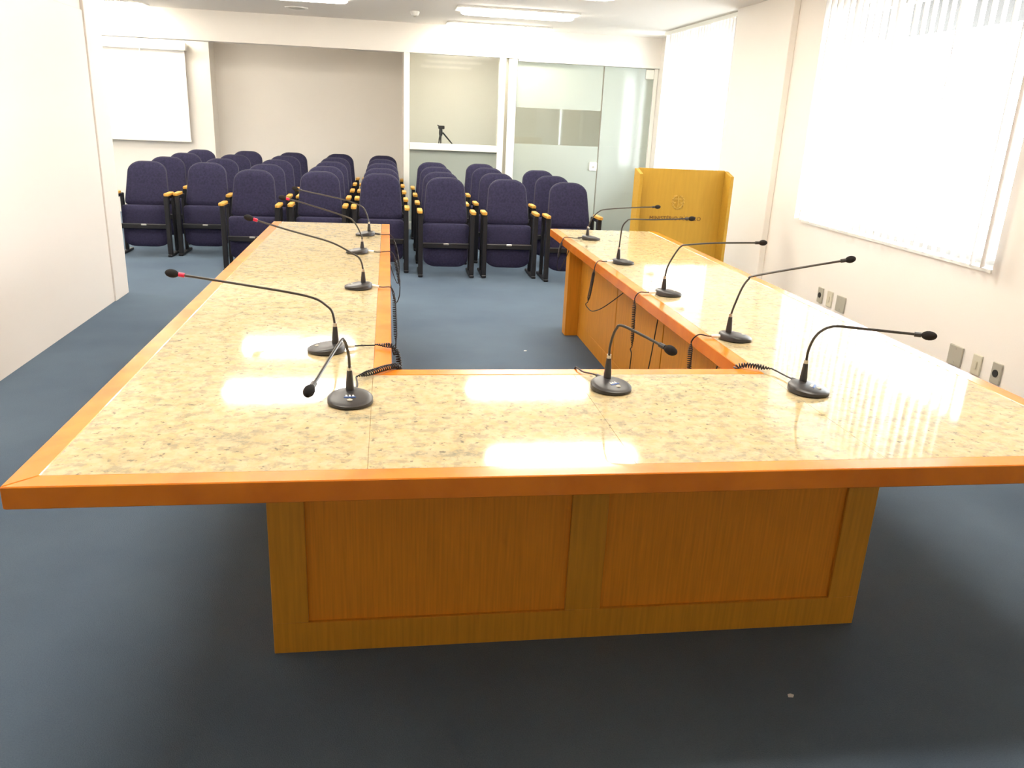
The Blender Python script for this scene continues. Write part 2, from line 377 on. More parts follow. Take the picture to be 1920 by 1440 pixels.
tag(obj('trim_3', box(B(), 2.46, XF, YB, YB+0.12, 2.195, 2.225), 'white_frame'), 'white head rail over the glass door', 'rail', kind='structure')
ct = thing('counter', 'white counter shelf inside the glass booth', 'counter', (1.63, 9.95, 0))
obj('counter_top', box(B(), -0.56, 0.55, -0.35, 0.3, 1.06, 1.10, 0.004), 'white_frame', ct)
for sx in (-0.54, 0.50): obj('support', box(B(), sx, sx+0.03, -0.3, 0.28, 0, 1.059), 'white_frame', ct)
tr = thing('tripod', 'small black tripod standing behind the booth window', 'tripod', (1.50, 9.98, 1.10))
for x, y in ((0.005, -0.05), (0.175, 0.0), (-0.015, 0.10)):
    b = B(); tube(b, [(0.01 + 0.12*x, 0.12*y, 0.16), (x*0.6, y*0.6, 0.08), (x, y, 0.004)], [0.011, 0.010, 0.007], 8); obj('leg', b, 'black_metal', tr, True)
b = B(); lathe(b, [(0.022, 0.12), (0.026, 0.15), (0.022, 0.20), (0.016, 0.21)], 12, (0.005, 0, 0)); obj('centre_column', b, 'black_metal', tr, True)
obj('pan_head', box(B(), -0.03, 0.055, -0.03, 0.03, 0.205, 0.25, 0.008), 'black_metal', tr)
b = B(); tube(b, [(-0.02, 0, 0.24), (-0.04, -0.02, 0.255)], 0.008, 8); obj('pan_handle', b, 'black_metal', tr, True)

# projection screen on the left back wall
ps = thing('projection_screen', 'white projection screen on the back wall beyond the partition', 'screen', (-2.62, 10.52, 0.98))
obj('canvas', box(B(), -0.72, 0.72, -0.003, 0.003, 0.03, 1.17), 'screen_white', ps)
obj('bottom_bar', box(B(), -0.725, 0.725, -0.012, 0.012, 0.0, 0.03, 0.003), 'white_plastic', ps)
obj('case', box(B(), -0.75, 0.75, -0.05, 0.06, 1.17, 1.27, 0.012, 2), 'white_frame', ps)
b = B(); tube(b, smooth_path([(0.17, -0.055, 1.19), (0.17, -0.06, 1.16), (0.175, -0.06, 1.10)], 4), 0.006, 6); obj('pull_cord', b, 'plate_grey', ps, True)

# ------------------------------------------------------------------ ceiling fittings
def rounded(w, d, r, n=5):
    out = []
    for cx, cy, a0 in ((w/2-r, d/2-r, 0), (-w/2+r, d/2-r, 90), (-w/2+r, -d/2+r, 180), (w/2-r, -d/2+r, 270)):
        for k in range(n+1):
            a = math.radians(a0 + 90*k/n); out.append((cx + r*math.cos(a), cy + r*math.sin(a)))
    return out
lamp_proto = None
lamp_spots = [(2.15, 4.15, 'mirrored along the front edge of the granite'), (2.15, 5.84, 'mirrored in the granite left of the middle microphone'),
              (2.15, 7.58, 'upper of the two lamps showing left of the window'), (2.15, 9.12, 'right against the beam by the booth'),
              (-0.13, 5.80, 'mirrored in the granite beside the left corner microphone'), (-0.20, 7.30, 'cut by the top edge of the photo, left of centre'),
              (-2.62, 9.12, 'at the top left, against the beam'),
              (2.15, 2.42, 'added out of view as fill above the right arm of the table'), (-0.13, 2.42, 'added out of view as fill above the left arm of the table'),  # extra lamps out of view, added to brighten the table and left wall
              (2.15, 0.40, 'added out of view as fill above the near right table corner'), (-0.13, 0.40, 'added out of view as fill above the near left table corner'),  # extra lamps out of view, added to lift the near floor
              (-2.62, 7.42, 'added out of view as fill over the left end of the third chair row'), (-2.62, 5.80, 'added out of view as fill beyond the end of the partition'),  # extra lamps out of view, added to light the seating and back wall
              (-2.62, 10.12, 'added unseen behind the beam to brighten the projection screen')]  # extra lamp out of view, added to whiten the screen
for x, y, w in lamp_spots:
    if lamp_proto is None:
        lamp_proto = t = thing('ceiling_light', '', 'lamp', group='ceiling lights')
        obj('housing', prism(B(), rounded(1.30, 0.40, 0.06), -0.02, -0.001), 'white_frame', t)
        obj('diffuser', prism(B(), rounded(1.20, 0.30, 0.13, 7), -0.058, -0.0205, 0.010), 'lamp_diffuser', t)
    else: t = copy_tree(lamp_proto)
    t.location = (x, y, CEIL); t['label'] = 'white ceiling light ' + w
for x, w in ((1.75, 'left'), (3.1, 'right')):  # invented lamps hidden by the beam, added to brighten the booth interior
    t = thing('booth_fill_light', 'small round lamp added unseen to brighten the glass booth, %s one' % w, 'lamp', (x, 10.2, CEIL), group='added booth fill lights')
    b = B(); lathe(b, [(0.17, -0.001), (0.17, -0.015), (0.145, -0.02), (0.142, -0.012)], 24); obj('ring', b, 'white_plastic', t, True)
    b = B(); lathe(b, [(0.141, -0.012), (0.10, -0.016), (0.02, -0.018)], 24); obj('diffuser', b, 'lamp_diffuser', t, True)
sd = thing('smoke_detector', 'small white smoke detector on the ceiling before the beam', 'detector', (1.09, 8.2, CEIL))
b = B(); lathe(b, [(0.05, -0.001), (0.05, -0.02), (0.035, -0.045), (0.015, -0.05)], 20); obj('body', b, 'white_plastic', sd, True)
b = B(); lathe(b, [(0.016, -0.0505), (0.012, -0.058)], 12); obj('sensor', b, 'plate_grey', sd, True)
b = B(); lathe(b, [(0.13, -0.001), (0.125, -0.012), (0.10, -0.014), (0.095, -0.008)], 28)
cs = thing('ceiling_speaker', 'round flat ceiling speaker grille left of the smoke detector', 'speaker', (-0.22, 8.55, CEIL))
obj('rim', b, 'white_plastic', cs, True); b = B(); lathe(b, [(0.094, -0.0085), (0.06, -0.0105), (0.02, -0.011)], 24); obj('grille', b, 'plate_grey', cs, True)
hc = tag(obj('hanging_cable', tube(B(), smooth_path([(2.42, 9.30, CEIL), (2.422, 9.30, 2.45), (2.418, 9.30, 2.33), (2.421, 9.30, 2.26)], 4), 0.004, 6), 'plate_grey', None, True),
         'thin grey cable hanging down in front of the beam', 'cable')

# ------------------------------------------------------------------ conference table
TW, TL, TR, AW, TH, BW_ = 2.756, 4.232, 4.194, 0.80, 0.052, 0.057
Z = 0.75
tb = thing('conference_table', 'U-shaped conference table with granite top, orange wood edging and panelled base', 'table', (TW/2, 2.1, 0))
ox, oy = TW/2, 2.1
def P(pts): return [(x-ox, y-oy) for x, y in pts]
def trim(pts): obj('edge_trim', prism(B(), P(pts), Z-TH, Z, 0.0025), 'orange_wood', tb)
g = 0.0006; bw = BW_
trim([(0, g), (bw, bw+g), (bw, TL), (0, TL)])
trim([(g, 0), (TW-g, 0), (TW-bw-g, bw), (bw+g, bw)])
trim([(TW, g), (TW, TR), (TW-bw, TR), (TW-bw, bw+g)])
trim([(AW, AW+g), (AW, TL), (AW-bw, TL), (AW-bw, AW-bw+g)])
trim([(AW+g, AW), (AW-bw+g, AW-bw), (TW-AW+bw-g, AW-bw), (TW-AW-g, AW)])
trim([(TW-AW, AW+g), (TW-AW+bw, AW-bw+g), (TW-AW+bw, TR), (TW-AW, TR)])
def slab(x0, x1, y0, y1):
    obj('granite_slab', box(B(), x0-ox+0.0003, x1-ox-0.0003, y0-oy+0.0003, y1-oy-0.0003, Z-0.03, Z-0.0008, 0.0006), 'granite', tb)
for y0, y1 in ((bw, 1.60), (1.60, 3.10), (3.10, TL)): slab(bw, AW-bw, y0, y1)
slab(AW-bw, 1.37, bw, AW-bw); slab(1.37, TW-AW+bw, bw, AW-bw)
for y0, y1 in ((bw, 1.60), (1.60, 3.10), (3.10, TR)): slab(TW-AW+bw, TW-bw, y0, y1)
# underside board (three pieces, one per wing)
for a in ((0.02, AW-0.02, 0.02, TL-0.02), (AW-0.02, TW-AW+0.02, 0.02, AW-0.02), (TW-AW+0.02, TW-0.02, 0.02, TR-0.02)):
    obj('under_board', box(B(), a[0]-ox, a[1]-ox, a[2]-oy, a[3]-oy, Z-TH+0.004, Z-0.031), 'panel_wood', tb)
ZT = Z-TH+0.003
def pedestal(x0, x1, y0, y1, face, splits, sw, name='pedestal'):
    """box carcass with stiles, rails and recessed panels on its long faces"""
    p = bpy.data.objects.new(name, None); C.objects.link(p); p.parent = tb
    d = 0.012
    if face == 'y': obj('carcass', box(B(), x0-ox+d, x1-ox-d, y0-oy+d, y1-oy-d, 0.002, ZT), 'panel_wood', p)
    else: obj('carcass', box(B(), x0-ox+d, x1-ox-d, y0-oy+d, y1-oy-d, 0.002, ZT), 'panel_wood', p)
    def piece(nm, a, b_, z0, z1, side, mt='light_wood'):
        if face == 'y':
            yy0, yy1 = (y0, y0+d) if side == 0 else (y1-d, y1)
            obj(nm, box(B(), a-ox, b_-ox, yy0-oy, yy1-oy, z0, z1, 0.0012), mt, p)
        else:
            xx0, xx1 = (x0, x0+d) if side == 0 else (x1-d, x1)
            obj(nm, box(B(), xx0-ox, xx1-ox, a-oy, b_-oy, z0, z1, 0.0012), mt, p)
    lo, hi = (x0, x1) if face == 'y' else (y0, y1)
    for side in (0, 1):
        piece('bottom_rail', lo, hi, 0.0, 0.10, side)
        st = [(lo, lo+0.10)] + splits + [(hi-sw, hi)]
        for a, b_ in st: piece('stile', a, b_, 0.1005, ZT, side)
    return p
pedestal(0.458, 2.277, 0.422, 0.60, 'y', [(1.316, 1.425)], 0.10)
# the arms: flat panels with open joints on a plinth rail, closed by a thick end board
def arm_base(x0, x1, y0, y1, joints):
    p = bpy.data.objects.new('pedestal', None); C.objects.link(p); p.parent = tb
    obj('carcass', box(B(), x0-ox+0.012, x1-ox-0.012, y0-oy, y1-oy, 0.002, ZT), 'engraved_brown', p)
    e = [y0] + joints + [y1]
    for xx0, xx1 in ((x0, x0+0.012), (x1-0.012, x1)):
        obj('bottom_rail', box(B(), xx0-ox, xx1-ox, y0-oy, y1-oy, 0, 0.10, 0.001), 'light_wood', p)
        for a, c in zip(e[:-1], e[1:]): obj('base_panel', box(B(), xx0-ox, xx1-ox, a-oy+0.006, c-oy-0.006, 0.1005, ZT, 0.001), 'light_wood', p)
arm_base(2.165, 2.277, 0.602, 4.0, [1.30, 2.17, 3.04])
arm_base(0.458, 0.60, 0.602, 4.04, [1.30, 2.17, 3.04])
obj('end_board', box(B(), 2.07-ox, 2.68-ox, 4.0-oy, 4.10-oy, 0, ZT, 0.002), 'light_wood', tb)
obj('end_board', box(B(), 0.08-ox, 0.69-ox, 4.04-oy, 4.14-oy, 0, ZT, 0.002), 'light_wood', tb)

# ------------------------------------------------------------------ auditorium chairs
def outline_back(w0, w1, z0, z1, r0, r1, n=7):   # tapering shape with round corners; w0 bottom width, w1 top width
    out = []
    def arc(cx, cz, rx, rz, a0, a1):
        for k in range(n+1):
            a = math.radians(a0 + (a1-a0)*k/n); out.append((cx + rx*math.cos(a), cz + rz*math.sin(a)))
    arc(w1/2-r1, z1-r1*0.8, r1, r1*0.8, 0, 90); arc(-w1/2+r1, z1-r1*0.8, r1, r1*0.8, 90, 180)
    arc(-w0/2+r0, z0+r0*0.6, r0, r0*0.6, 180, 270); arc(w0/2-r0, z0+r0*0.6, r0, r0*0.6, 270, 360)
    return out
def pillow(out, t, lean, bow=0.0, y0=0.0, zc=None):
    """padded slab: outline in x-z, thickness t along y, leaning back by lean per metre of height"""
    b = B(); cx = sum(p[0] for p in out)/len(out); cz = sum(p[1] for p in out)/len(out); zmin = min(p[1] for p in out)
    def ring(s, y): return [b.verts.new((cx + (x-cx)*s, y0 + y + lean*(cz + (z-cz)*s - zmin) + bow*((cx+(x-cx)*s)/0.2)**2*-1, cz + (z-cz)*s)) for x, z in out]
    R = [ring(0.30, t*0.5), ring(0.93, t*0.5), ring(0.99, t*0.36), ring(1.0, 0), ring(0.985, -t*0.36), ring(0.93, -t*0.5), ring(0.72, -t*0.60), ring(0.35, -t*0.64)]
    n = len(out)
    for A, D in zip(R[:-1], R[1:]):
        for k in range(n): b.faces.new((A[k], A[(k+1) % n], D[(k+1) % n], D[k]))
    b.faces.new(R[0]); b.faces.new(list(reversed(R[-1]))); return b
def make_chair():
    t = thing('auditorium_chair', '', 'chair', group='rows of navy auditorium chairs')
    ob = outline_back(0.425, 0.375, 0.485, 0.915, 0.06, 0.135)
    back = obj('backrest', pillow(ob, 0.075, 0.28, 0.02, 0.06), 'navy_fabric', t, True)
    b = B(); tube(b, [(x*0.985, 0.045 + 0.28*(z-0.485) - 0.02*(x/0.2)**2, 0.70 + (z-0.70)*0.985) for x, z in ob], 0.0075, 6, True)
    obj('piping', b, 'navy_piping', back, True)
    os_ = outline_back(0.435, 0.455, 0.085, 0.497, 0.125, 0.04)
    seat = obj('seat', pillow(os_, 0.09, 0.10, 0.0, -0.09), 'navy_fabric', t, True)
    br = obj('cross_bar', box(B(), -0.224, 0.224, -0.165, -0.132, 0.272, 0.322, 0.006), 'black_metal', t)
    obj('seat_clip', box(B(), -0.026, 0.026, -0.169, -0.164, 0.306, 0.322, 0.002), 'silver', br)
    for s in (-1, 1):
        x = s*0.247
        obj('leg', box(B(), x-0.022, x+0.022, -0.225, -0.175, 0.025, 0.605, 0.006), 'black_metal', t)
        obj('leg', box(B(), x-0.016, x+0.016, 0.03, 0.075, 0.025, 0.605, 0.006), 'black_metal', t)
        obj('foot_bar', box(B(), x-0.022, x+0.022, -0.235, 0.20, 0.0, 0.026, 0.006), 'black_metal', t)
        obj('arm_bar', box(B(), x-0.014, x+0.014, -0.174, 0.03, 0.575, 0.604, 0.004), 'black_metal', t)
        b = prism(B(), [(x + s*0.008 + u, -0.12 + v) for u, v in rounded(0.050, 0.24, 0.021, 4)], 0.606, 0.634, 0.005); obj('armrest', b, 'armrest_wood', t)
        obj('back_bracket', box(B(), s*0.205-0.012 if s > 0 else s*0.205-0.012, s*0.205+0.028 if s > 0 else s*0.205+0.012-0.024+0.024, 0.05, 0.075, 0.50, 0.54), 'black_metal', t)
    return t
cols = [[-1.655, (None, 7.40, 8.22, 9.07, 9.93)], [-1.075, (None, 7.48, 8.22, 9.08, 10.02)], [-0.49, (6.70, 7.55, 8.36, 9.20, 10.05)],
        [0.125, (6.78, 7.56, 8.38, 9.22, 10.12)], [0.715, (6.75, 7.53, 8.36, 9.20, 10.10)], [1.345, (6.54, 7.27, 8.09, 8.98, None)],
        [1.958, (6.55, 7.37, 8.25, 9.02, None)], [2.55, (6.40, 7.26, 8.14, None, None)]]
rown = ['front row', 'second row', 'third row', 'fourth row', 'back row']
coln = ['far left column', 'second column from the left', 'third column from the left', 'fourth column from the left',
        'fourth column from the right', 'third column from the right', 'second column from the right', 'rightmost column beside the glass door']
proto = None
for i, (x, ys) in enumerate(cols):
    for j, y in enumerate(ys):
        if y is None: continue
        t = proto = make_chair() if proto is None else proto
        if i or j > 1: t = copy_tree(proto)
        t.location = (x + random.uniform(-0.004, 0.004), y-0.18, 0); t.rotation_euler = (0, 0, math.radians(random.uniform(-0.7, 0.7)))
        t['label'] = 'navy fold-up chair with wooden arm caps, %s, %s' % (rown[j], coln[i])

# ------------------------------------------------------------------ lectern
lc = thing('lectern', 'honey-coloured wooden lectern with gold emblem and lettering by the window wall', 'lectern', (3.235, 5.05, 0))
obj('front_panel', box(B(), -0.377, 0.377, 0.035, 0.058, 0.03, 1.155, 0.002), 'lectern_wood', lc)
for s in (-1, 1):
    b = B(); prism(b, [(-0.10, 0.0), (0.06, 0.0), (0.06, 1.15), (0.03, 1.15), (-0.10, 1.115)], -0.014, 0.014, 0.002)
    o = obj('side_panel', b, 'lectern_wood', lc)
    o.matrix_local = Matrix(((0, 0, 1, s*0.392), (1, 0, 0, 0), (0, 1, 0, 0), (0, 0, 0, 1)))
obj('reading_shelf', box(B(), -0.26, 0.26, 0.059, 0.30, 1.02, 1.045, 0.003), 'lectern_wood', lc)
for s in (-1, 1): obj('bracket', box(B(), s*0.2-0.012, s*0.2+0.012, 0.059, 0.26, 0.80, 1.019), 'lectern_wood', lc)
obj('plinth', box(B(), -0.376, 0.376, -0.02, 0.034, 0.0, 0.06), 'lectern_wood', lc)
obj('foot', box(B(), -0.25, 0.25, 0.059, 0.34, 0.0, 0.05, 0.003), 'lectern_wood', lc)
# emblem: a laurel ring round a small balance, in raised gold
em = bpy.data.objects.new('emblem', None); C.objects.link(em); em.parent = lc; em.location = (-0.01, 0.0345, 0.885); em['label'] = 'raised gold emblem on the front panel'
def leaf(cx, cz, ang, l, w):
    b = B(); pts = [(l/2*math.cos(a), w/2*math.sin(a)) for a in [2*math.pi*k/10 for k in range(10)]]
    q = [(cx + x*math.cos(ang) - z*math.sin(ang), cz + x*math.sin(ang) + z*math.cos(ang)) for x, z in pts]
    prism(b, q, 0, 0.006, 0.001); return b
Mz = Matrix(((1, 0, 0, 0), (0, 0, -1, 0), (0, 1, 0, 0), (0, 0, 0, 1)))
for s in (-1, 1):
    for k in range(6):
        a = math.radians(-80 + 28*k); cx, cz = s*0.047*math.cos(a), 0.055*math.sin(a)
        for d in (-0.35, 0.5):
            o = obj('laurel_leaf', leaf(cx + s*0.006*d, cz, math.pi/2 + s*a*0.0 + s*(a + d), 0.026, 0.010), 'gold', em); o.matrix_local = Mz
b = B(); prism(b, [(-0.003, -0.04), (0.003, -0.04), (0.003, 0.045), (-0.003, 0.045)], 0, 0.006); prism(b, [(-0.028, 0.022), (0.028, 0.022), (0.028, 0.028), (-0.028, 0.028)], 0, 0.006)
prism(b, [(-0.038, -0.002), (-0.018, -0.002), (-0.022, -0.012), (-0.034, -0.012)], 0, 0.006); prism(b, [(0.038, -0.002), (0.018, -0.002), (0.022, -0.012), (0.034, -0.012)], 0, 0.006)
o = obj('balance', b, 'gold', em); o.matrix_local = Mz
cu = bpy.data.curves.new('lettering', 'FONT'); cu.body = 'MINISTÉRIO PÚBLICO'; cu.size = 0.047; cu.extrude = 0.0015; cu.align_x = 'CENTER'; cu.space_character = 1.02
to = bpy.data.objects.new('tmp_text', cu); C.objects.link(to)
me = bpy.data.meshes.new_from_object(to.evaluated_get(bpy.context.evaluated_depsgraph_get())); bpy.data.objects.remove(to)
me.materials.append(MATS['engraved_brown']); me.name = 'lettering'
o = bpy.data.objects.new('lettering', me); C.objects.link(o); o.parent = lc; o.location = (-0.02, 0.0332, 0.732); o.rotation_euler = (math.radians(90), 0, 0)
o['label'] = 'dark lettering under the emblem'

# ------------------------------------------------------------------ microphones
MIC = {
'L1':((0.644, 3.664),[(0.668, 3.664, 0.829), (0.655, 3.664, 0.882), (0.629, 3.664, 0.928), (0.563, 3.664, 0.956), (0.498, 3.664, 0.974), (0.26, 3.664, 1.019), (0.222, 3.664, 1.028)]),
'L2':((0.617, 2.978),[(0.645, 2.978, 0.820), (0.64, 2.978, 0.852), (0.6, 2.978, 0.924), (0.542, 2.978, 0.955), (0.316, 2.978, 1.021), (0.226, 2.978, 1.041)]),
'L3':((0.656, 2.022),[(0.678, 2.022, 0.831), (0.672, 2.022, 0.864), (0.658, 2.022, 0.89), (0.623, 2.022, 0.911), (0.568, 2.022, 0.941), (0.509, 2.022, 0.963), (0.358, 2.022, 1.003), (0.199, 2.022, 1.05)]),
'L4':((0.586, 1.004),[(0.616, 1.004, 0.840), (0.608, 1.004, 0.883), (0.59, 1.004, 0.904), (0.554, 1.004, 0.927), (0.47, 1.004, 0.947), (0.29, 1.004, 0.976), (0.123, 1.004, 1.002)]),
'F1':((0.686, 0.496),[(0.684, 0.526, 0.84), (0.685, 0.484, 0.885), (0.682, 0.444, 0.925), (0.677, 0.419, 0.948), (0.667, 0.401, 0.948), (0.618, 0.222, 0.9), (0.609, 0.186, 0.893)]),
'F2':((1.451, 0.596),[(1.446, 0.626, 0.845), (1.44, 0.604, 0.881), (1.438, 0.577, 0.921), (1.441, 0.556, 0.949), (1.451, 0.54, 0.962), (1.496, 0.482, 0.949), (1.551, 0.406, 0.929)]),
'F3':((2.068, 0.56),[(2.063, 0.59, 0.839), (2.055, 0.573, 0.881), (2.056, 0.554, 0.924), (2.069, 0.54, 0.951), (2.087, 0.526, 0.966), (2.108, 0.513, 0.971), (2.15, 0.488, 0.972), (2.305, 0.39, 0.977)]),
'R1':((2.142, 3.706),[(2.116, 3.706, 0.831), (2.139, 3.706, 0.889), (2.181, 3.706, 0.934), (2.235, 3.706, 0.953), (2.445, 3.706, 0.971), (2.583, 3.706, 0.978)]),
'R2':((2.108, 2.791),[(2.078, 2.791, 0.837), (2.081, 2.791, 0.906), (2.087, 2.791, 0.957), (2.108, 2.791, 0.987), (2.137, 2.791, 0.999), (2.269, 2.791, 1.0), (2.483, 2.791, 1.011)]),
'R3':((2.093, 1.957),[(2.068, 1.957, 0.833), (2.076, 1.957, 0.884), (2.103, 1.957, 0.941), (2.13, 1.957, 0.979), (2.163, 1.957, 0.987), (2.304, 1.957, 0.998), (2.525, 1.957, 1.004)]),
'R4':((2.091, 1.173),[(2.062, 1.173, 0.843), (2.072, 1.173, 0.884), (2.093, 1.173, 0.949), (2.114, 1.173, 0.982), (2.135, 1.173, 0.994), (2.322, 1.173, 1.029), (2.503, 1.173, 1.061)]),
}
MLAB = {
'L1': 'gooseneck microphone on the far end of the left table arm', 'L2': 'gooseneck microphone second from the far end of the left table arm',
'L3': 'gooseneck microphone with pale red collar, third from the far end of the left arm', 'L4': 'gooseneck microphone with red collar reaching out past the left table edge',
'F1': 'gooseneck microphone at the left inner corner, bent down to the left', 'F2': 'gooseneck microphone in the middle of the front table run',
'F3': 'gooseneck microphone at the right inner corner in the window reflection', 'R1': 'gooseneck microphone on the far end of the right table arm',
'R2': 'gooseneck microphone on the right arm pointing at the lectern lettering', 'R3': 'gooseneck microphone third from the far end of the right table arm',
'R4': 'gooseneck microphone on the near part of the right arm, head above the wall'}
# cables: 'w' plain wire, 'c' coiled; world coordinates
CAB = {
'L1': [('w', [(0.704, 3.664, 0.762), (0.755, 3.664, 0.756), (0.80, 3.66, 0.757), (0.822, 3.66, 0.735)]), ('c', [(0.822, 3.66, 0.735), (0.845, 3.66, 0.64), (0.86, 3.66, 0.52)]), ('w', [(0.86, 3.66, 0.52), (0.85, 3.66, 0.44), (0.82, 3.68, 0.50), (0.79, 3.70, 0.60), (0.76, 3.70, 0.692)])],
'L2': [('w', [(0.677, 2.978, 0.762), (0.73, 2.98, 0.756), (0.80, 3.0, 0.757), (0.822, 3.0, 0.735)]), ('c', [(0.822, 3.0, 0.735), (0.838, 2.99, 0.66), (0.855, 2.98, 0.56)]), ('w', [(0.855, 2.98, 0.56), (0.850, 2.98, 0.50), (0.828, 2.97, 0.47), (0.80, 2.96, 0.58), (0.77, 2.96, 0.692)])],
'L3': [('w', [(0.716, 2.022, 0.762), (0.76, 2.02, 0.756), (0.80, 2.01, 0.758), (0.815, 2.0, 0.735)]), ('c', [(0.815, 2.0, 0.735), (0.818, 2.0, 0.64), (0.823, 2.0, 0.50)]), ('w', [(0.823, 2.0, 0.50), (0.815, 2.0, 0.44), (0.79, 2.0, 0.55), (0.77, 2.0, 0.692)])],
'L4': [('w', [(0.646, 1.02, 0.762), (0.70, 1.045, 0.757), (0.745, 1.05, 0.757)]), ('c', [(0.745, 1.05, 0.760), (0.775, 1.035, 0.762), (0.805, 1.02, 0.762), (0.822, 1.01, 0.73), (0.828, 1.0, 0.66), (0.835, 1.0, 0.55)]), ('w', [(0.835, 1.0, 0.55), (0.83, 1.0, 0.48), (0.80, 1.0, 0.58), (0.77, 1.0, 0.692)])],
'F1': [('w', [(0.690, 0.558, 0.762), (0.700, 0.62, 0.757), (0.695, 0.69, 0.760)]), ('c', [(0.695, 0.69, 0.762), (0.74, 0.735, 0.762), (0.79, 0.785, 0.762), (0.822, 0.815, 0.750), (0.835, 0.825, 0.68)]), ('w', [(0.835, 0.825, 0.68), (0.835, 0.825, 0.60), (0.82, 0.80, 0.55), (0.80, 0.77, 0.62), (0.78, 0.75, 0.692)])],
'F2': [('w', [(1.442, 0.657, 0.765), (1.425, 0.70, 0.764), (1.40, 0.75, 0.757), (1.39, 0.80, 0.757), (1.39, 0.822, 0.735)]), ('c', [(1.39, 0.822, 0.735), (1.39, 0.825, 0.64), (1.39, 0.825, 0.52)]), ('w', [(1.39, 0.825, 0.52), (1.39, 0.81, 0.46), (1.40, 0.78, 0.55), (1.40, 0.75, 0.692)])],
'F3': [('w', [(2.063, 0.62, 0.765), (2.060, 0.68, 0.760), (2.052, 0.735, 0.760), (2.044, 0.76, 0.762)]), ('c', [(2.044, 0.76, 0.762), (2.01, 0.782, 0.762), (1.965, 0.80, 0.762), (1.942, 0.815, 0.745), (1.937, 0.825, 0.66)]), ('w', [(1.937, 0.825, 0.66), (1.937, 0.82, 0.60), (1.95, 0.80, 0.56), (1.97, 0.77, 0.63), (1.98, 0.75, 0.692)])],
'R1': [('w', [(2.082, 3.706, 0.762), (2.035, 3.70, 0.757), (1.985, 3.71, 0.760), (1.955, 3.70, 0.757), (1.940, 3.69, 0.735)]), ('c', [(1.940, 3.69, 0.735), (1.943, 3.76, 0.66), (1.945, 3.80, 0.60)]), ('w', [(1.945, 3.80, 0.60), (1.945, 3.82, 0.54), (1.96, 3.80, 0.52), (1.99, 3.78, 0.60), (2.02, 3.77, 0.692)])],
'R2': [('w', [(2.048, 2.791, 0.762), (2.003, 2.80, 0.757), (1.965, 2.79, 0.762), (1.945, 2.775, 0.745), (1.940, 2.775, 0.725)]), ('c', [(1.940, 2.775, 0.725), (1.943, 2.83, 0.61), (1.945, 2.892, 0.50)]), ('w', [(1.945, 2.892, 0.50), (1.945, 2.938, 0.478), (1.95, 2.894, 0.464), (1.955, 2.804, 0.468), (1.97, 2.66, 0.52), (2.01, 2.52, 0.61), (2.05, 2.42, 0.692)])],
'R3': [('w', [(2.033, 1.957, 0.762), (1.99, 1.975, 0.757), (1.958, 1.965, 0.760), (1.943, 1.97, 0.745), (1.940, 1.985, 0.725)]), ('c', [(1.940, 1.985, 0.725), (1.944, 1.985, 0.61), (1.945, 1.973, 0.49)]), ('w', [(1.945, 1.973, 0.49), (1.945, 1.994, 0.473), (1.945, 1.971, 0.455), (1.945, 1.975, 0.384), (1.945, 1.965, 0.29), (1.97, 1.95, 0.22), (2.02, 1.94, 0.35), (2.05, 1.93, 0.692)])],
'R4': [('w', [(2.031, 1.173, 0.762), (1.994, 1.19, 0.757), (1.958, 1.195, 0.762), (1.943, 1.21, 0.745), (1.940, 1.225, 0.725)]), ('c', [(1.940, 1.225, 0.725), (1.944, 1.23, 0.64), (1.945, 1.205, 0.54)]), ('w', [(1.945, 1.205, 0.54), (1.945, 1.20, 0.46), (1.97, 1.20, 0.42), (2.02, 1.19, 0.55), (2.05, 1.18, 0.692)])],
}
